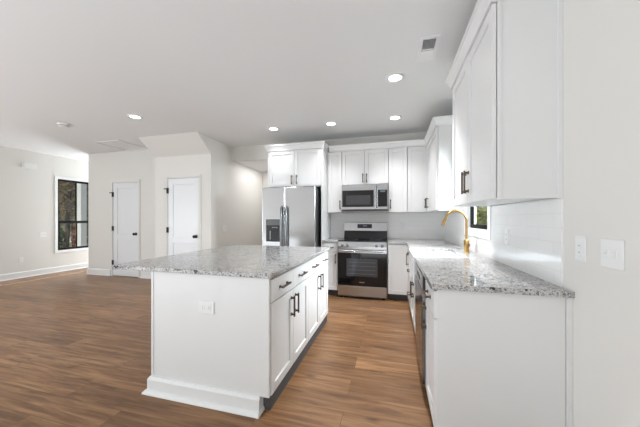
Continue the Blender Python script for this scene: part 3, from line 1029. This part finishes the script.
# ------------------------------------------------------------------ refrigerator
r = root('refrigerator', (-1.62, 4.45, 0), 'stainless side-by-side refrigerator with ice dispenser inside the white cabinet surround', 'refrigerator')
x0, x1, RFY = -2.056, -1.156, 4.092
MB().box(x0 + .004, x1 - .004, RFY, 4.86, .03, 1.752).build('body', M['steel_dark'], r, 0.004)
MB().box(x0 + .03, x1 - .03, RFY + .02, RFY + .06, .0, .06).build('toe_grille', M['black'], r)
xs = -1.664
fg = F('-y', RFY)
mb = MB(); fbox(mb, fg, x0, xs - .003, .006, .068, .065, 1.770); fl = mb.build('freezer_door', M['steel'], r, 0.010, seg=3)
mb = MB(); fbox(mb, fg, xs + .003, x1, .006, .068, .065, 1.770); fr2 = mb.build('fridge_door', M['steel'], r, 0.010, seg=3)
for par, hx in ((fl, xs - .045), (fr2, xs + .045)):
    mb = MB()
    pts = [fg(hx, .066, .62), fg(hx, .100, .66), fg(hx, .112, .80), fg(hx, .115, 1.03), fg(hx, .112, 1.28), fg(hx, .100, 1.42), fg(hx, .066, 1.46)]
    mb.tube(pts, .0165, 14)
    mb.build('handle', M['handle_steel'], par, smooth=True)
dx0, dx1 = -1.985, -1.733
mb = MB()
fbox(mb, fg, dx0, dx1, .066, .073, .895, 1.255)
dp = mb.build('dispenser', M['black'], fl, 0.004)
mb = MB(); fbox(mb, fg, dx0 + .008, dx1 - .008, .073, .076, 1.160, 1.247); mb.build('dispenser_panel', M['grey'], fl, 0.002)
mb = MB()
for k in range(3): fbox(mb, fg, dx0 + .11 + k * .035, dx0 + .13 + k * .035, .073, .0745, 1.115, 1.135)
fbox(mb, fg, dx0 + .07, dx0 + .085, .073, .080, .93, 1.07)
mb.build('dispenser_lever', M['handle_steel'], fl)
for hx in (x0 + .05, x1 - .05):
    MB().box(hx - .035, hx + .035, RFY - .04, RFY + .08, 1.752, 1.778).build('hinge_cap', M['grey'], r, 0.004)

# ------------------------------------------------------------------ ceiling fittings
lamps = [((.028, 2.928), LAMP_AISLE, 'recessed ceiling downlight nearest the square air vent'),
         ((-3.59, 3.078), LAMP_LIVING, 'recessed ceiling downlight beside the attic hatch, before the sloped soffit'),
         ((-1.878, 4.08), LAMP_BACK * .35, 'recessed ceiling downlight in front of the cabinet over the fridge'),
         ((-.917, 4.09), LAMP_BACK * .8, 'recessed ceiling downlight in front of the narrow cabinet left of the microwave'),
         ((.04, 4.085), LAMP_BACK, 'recessed ceiling downlight in front of the cabinet right of the microwave')]
for (lx, ly), watts, lab in lamps:
    r = root('recessed_light', (lx, ly, CEIL - .012), lab, 'ceiling light', 'recessed downlights in the ceiling')
    MB().lathe([(.060, .012), (.064, .004), (.088, 0), (.092, .004), (.093, .012)], (lx, ly, CEIL - .012), seg=36).build('trim_ring', M['plate'], r, smooth=True)
    MB().lathe([(0, .006), (.062, .006), (.063, .011), (0, .011)], (lx, ly, CEIL - .012), seg=36).build('diffuser', M['lamp'], r)
    lo = downlight(watts)
    lo.parent = r; lo.location = (0, 0, -.012)

r = root('smoke_detector', (-4.96, 3.033, CEIL - .045), 'round white smoke detector on the ceiling of the living room', 'smoke detector')
MB().lathe([(0, .045), (.070, .045), (.072, .030), (.066, .022), (.062, .006), (.050, 0), (0, 0)], (-4.96, 3.033, CEIL - .045), seg=32).build('cover', M['plate'], r, smooth=True)
MB().lathe([(.0625, .012), (.068, .014), (.068, .020), (.0625, .020)], (-4.96, 3.033, CEIL - .045), seg=32).build('sensor_slots', M['grey'], r)

vx0, vx1, vy0, vy1 = .235, .36, 2.35, 2.67
r = root('air_vent', (.3, 2.51, CEIL - .01), 'white rectangular ceiling air vent with dark slots near the right cabinets', 'air vent')
mb = MB()
mb.box(vx0 - .02, vx0 + .012, vy0 - .02, vy1 + .02, CEIL - .008, CEIL).box(vx1 - .012, vx1 + .02, vy0 - .02, vy1 + .02, CEIL - .008, CEIL)
mb.box(vx0 + .012, vx1 - .012, vy0 - .02, vy0 + .012, CEIL - .008, CEIL).box(vx0 + .012, vx1 - .012, vy1 - .012, vy1 + .02, CEIL - .008, CEIL)
mb.box(vx0 + .012, vx1 - .012, 2.50, 2.515, CEIL - .008, CEIL)
mb.build('frame', M['plate'], r, 0.002)
MB().box(vx0 + .01, vx1 - .01, vy0 + .01, vy1 - .01, CEIL - .002, CEIL - .0005).build('duct', M['vent_dark'], r)
mb = MB()
for k in range(9):   # slats tilt away from the viewer in one half and towards him in the other
    yy = vy0 + .022 + k * .0155
    mb.prism([(yy, CEIL - .0015), (yy + .002, CEIL - .0015), (yy - .004, CEIL - .010), (yy - .006, CEIL - .010)], lambda a, p, q: (a, p, q), vx0 + .012, vx1 - .012)
    yy = 2.528 + k * .0145
    mb.prism([(yy, CEIL - .0015), (yy + .002, CEIL - .0015), (yy + .016, CEIL - .008), (yy + .014, CEIL - .008)], lambda a, p, q: (a, p, q), vx0 + .012, vx1 - .012)
mb.build('slats', M['plate'], r)

# ------------------------------------------------------------------ outside the windows
struct('ground', MB().box(-60, XL - .14, -30, 40, -.32, -.22).box(XR + .14, 40, -30, 40, -.32, -.22).box(XL - .14, XR + .14, 6.95, 40, -.32, -.22), 'grass')
struct('path', MB().box(-12.2, XL - .16, 2.0, 12.0, -.22, -.16), 'concrete')
struct('road', MB().box(-24, -19, -30, 40, -.22, -.19), 'concrete')
rnd = random.Random(7)


def leaves(mb, c, rad, n, size):
    for _ in range(n):
        v = Vector((rnd.gauss(0, 1), rnd.gauss(0, 1), rnd.gauss(0, 1))).normalized() * (rnd.random() ** .4)
        p = Vector(c) + Vector((v.x * rad[0], v.y * rad[1], v.z * rad[2]))
        a = Vector((rnd.uniform(-1, 1), rnd.uniform(-1, 1), rnd.uniform(-1, 1))).normalized() * size * rnd.uniform(.6, 1.3)
        b = a.orthogonal().normalized() * size * .5
        vs = [mb.bm.verts.new(q) for q in (p - a, p + b, p + a, p - b)]
        mb.bm.faces.new(vs)


def tree(x, y, h, label, leafm, n, rad, lean=0.0, leaf=.07, group='trees outside the living room window'):
    r = root('tree', (x, y, -.22), label, 'tree', group)
    mb = MB()
    top = Vector((x + lean, y, h))
    mb.tube([(x, y, -.3), (x + lean * .3, y, h * .35), (x + lean * .6, y + .05, h * .7), top], [.11, .09, .06, .02], 9)
    for k in range(11):
        t = .35 + .6 * k / 11
        b = Vector((x + lean * t, y, h * t))
        a = k * 2.4
        l = (1.1 - t) * h * .42
        mid = b + Vector((math.cos(a) * l * .5, math.sin(a) * l * .5, l * .25))
        mb.tube([b, mid, b + Vector((math.cos(a + .3) * l, math.sin(a + .3) * l, l * .6))], [.05, .035, .01], 6)
    mb.build('trunk', M['bark'], r)
    mb = MB()
    leaves(mb, (x + lean * .7, y, h * .62), rad, n, leaf)
    mb.build('foliage', M[leafm], r)
    return r


tree(-15.0, 9.3, 5.0, 'dark leaning tree with dry tan leaves outside the black window', 'leaf_dry', 1500, (1.5, 1.5, 1.6), .5)
tree(-18.0, 12.1, 5.4, 'evergreen tree standing just beyond the leaning tan tree', 'leaf_dark', 2600, (.9, .9, 2.6))
tree(-27.0, 16.2, 7.0, 'tall dry tree across the road, seen above the window rail', 'leaf_dry', 3200, (1.6, 1.6, 3.8), leaf=.10)
tree(-28.0, 19.4, 7.0, 'tall evergreen tree across the road, behind the porch column', 'leaf_dark', 3200, (1.6, 1.6, 3.8), leaf=.10)
tree(-34.0, 21.6, 8.0, 'brown tree farthest off, deep beyond the road', 'leaf_dry', 3200, (2.4, 2.4, 4.4), leaf=.13)


def shrub(x, y, rx, h, label, leafm, n, group, size=.06, z=-.22):
    r = root('shrub', (x, y, z), label, 'shrub', group)
    mb = MB()
    for k in range(5):
        a = k * 1.26
        mb.tube([(x, y, z), (x + math.cos(a) * rx * .3, y + math.sin(a) * rx * .3, z + h * .4), (x + math.cos(a) * rx * .6, y + math.sin(a) * rx * .6, z + h * .75)], [.03, .02, .008], 6)
    mb.build('stems', M['bark'], r)
    mb = MB()
    leaves(mb, (x, y, z + h * .55), (rx, rx, h * .48), n, size)
    mb.build('foliage', M[leafm], r)


for i, (x, y, rx, h, lm, lab) in enumerate([
        (-12.9, 7.60, .34, 1.25, 'leaf_dark', 'dark green shrub lowest to the left outside the black window'),
        (-12.2, 8.02, .26, 1.30, 'leaf_red', 'red-leaved shrub between two green ones outside the black window'),
        (-12.7, 8.85, .36, 1.45, 'leaf_dark', 'dark green shrub behind the porch column outside the window')]):
    shrub(x, y, rx, h, lab, lm, 1500, 'shrubs by the porch', .04)
for x, y, rx, h, lab in [(2.75, 9.0, .75, 2.6, 'tall yellow-green bush seen in the kitchen window'),
                         (3.75, 12.4, 1.0, 3.0, 'yellow-green bush farther off in the kitchen window')]:
    shrub(x, y, rx, h, lab, 'leaf_bright', 5000, 'bushes outside the kitchen window', .06)

# porch column
r = root('porch_column', (-8.95, 5.95, -.16), 'square white porch column outside the living room window', 'column')
MB().box(-9.03, -8.87, 5.87, 6.03, -.05, 2.62).build('shaft', M['trim'], r, .006)
MB().box(-9.06, -8.84, 5.84, 6.06, -.16, -.02).build('base', M['trim'], r, .006)
MB().box(-9.06, -8.84, 5.84, 6.06, 2.55, 2.70).build('cap', M['trim'], r, .006)
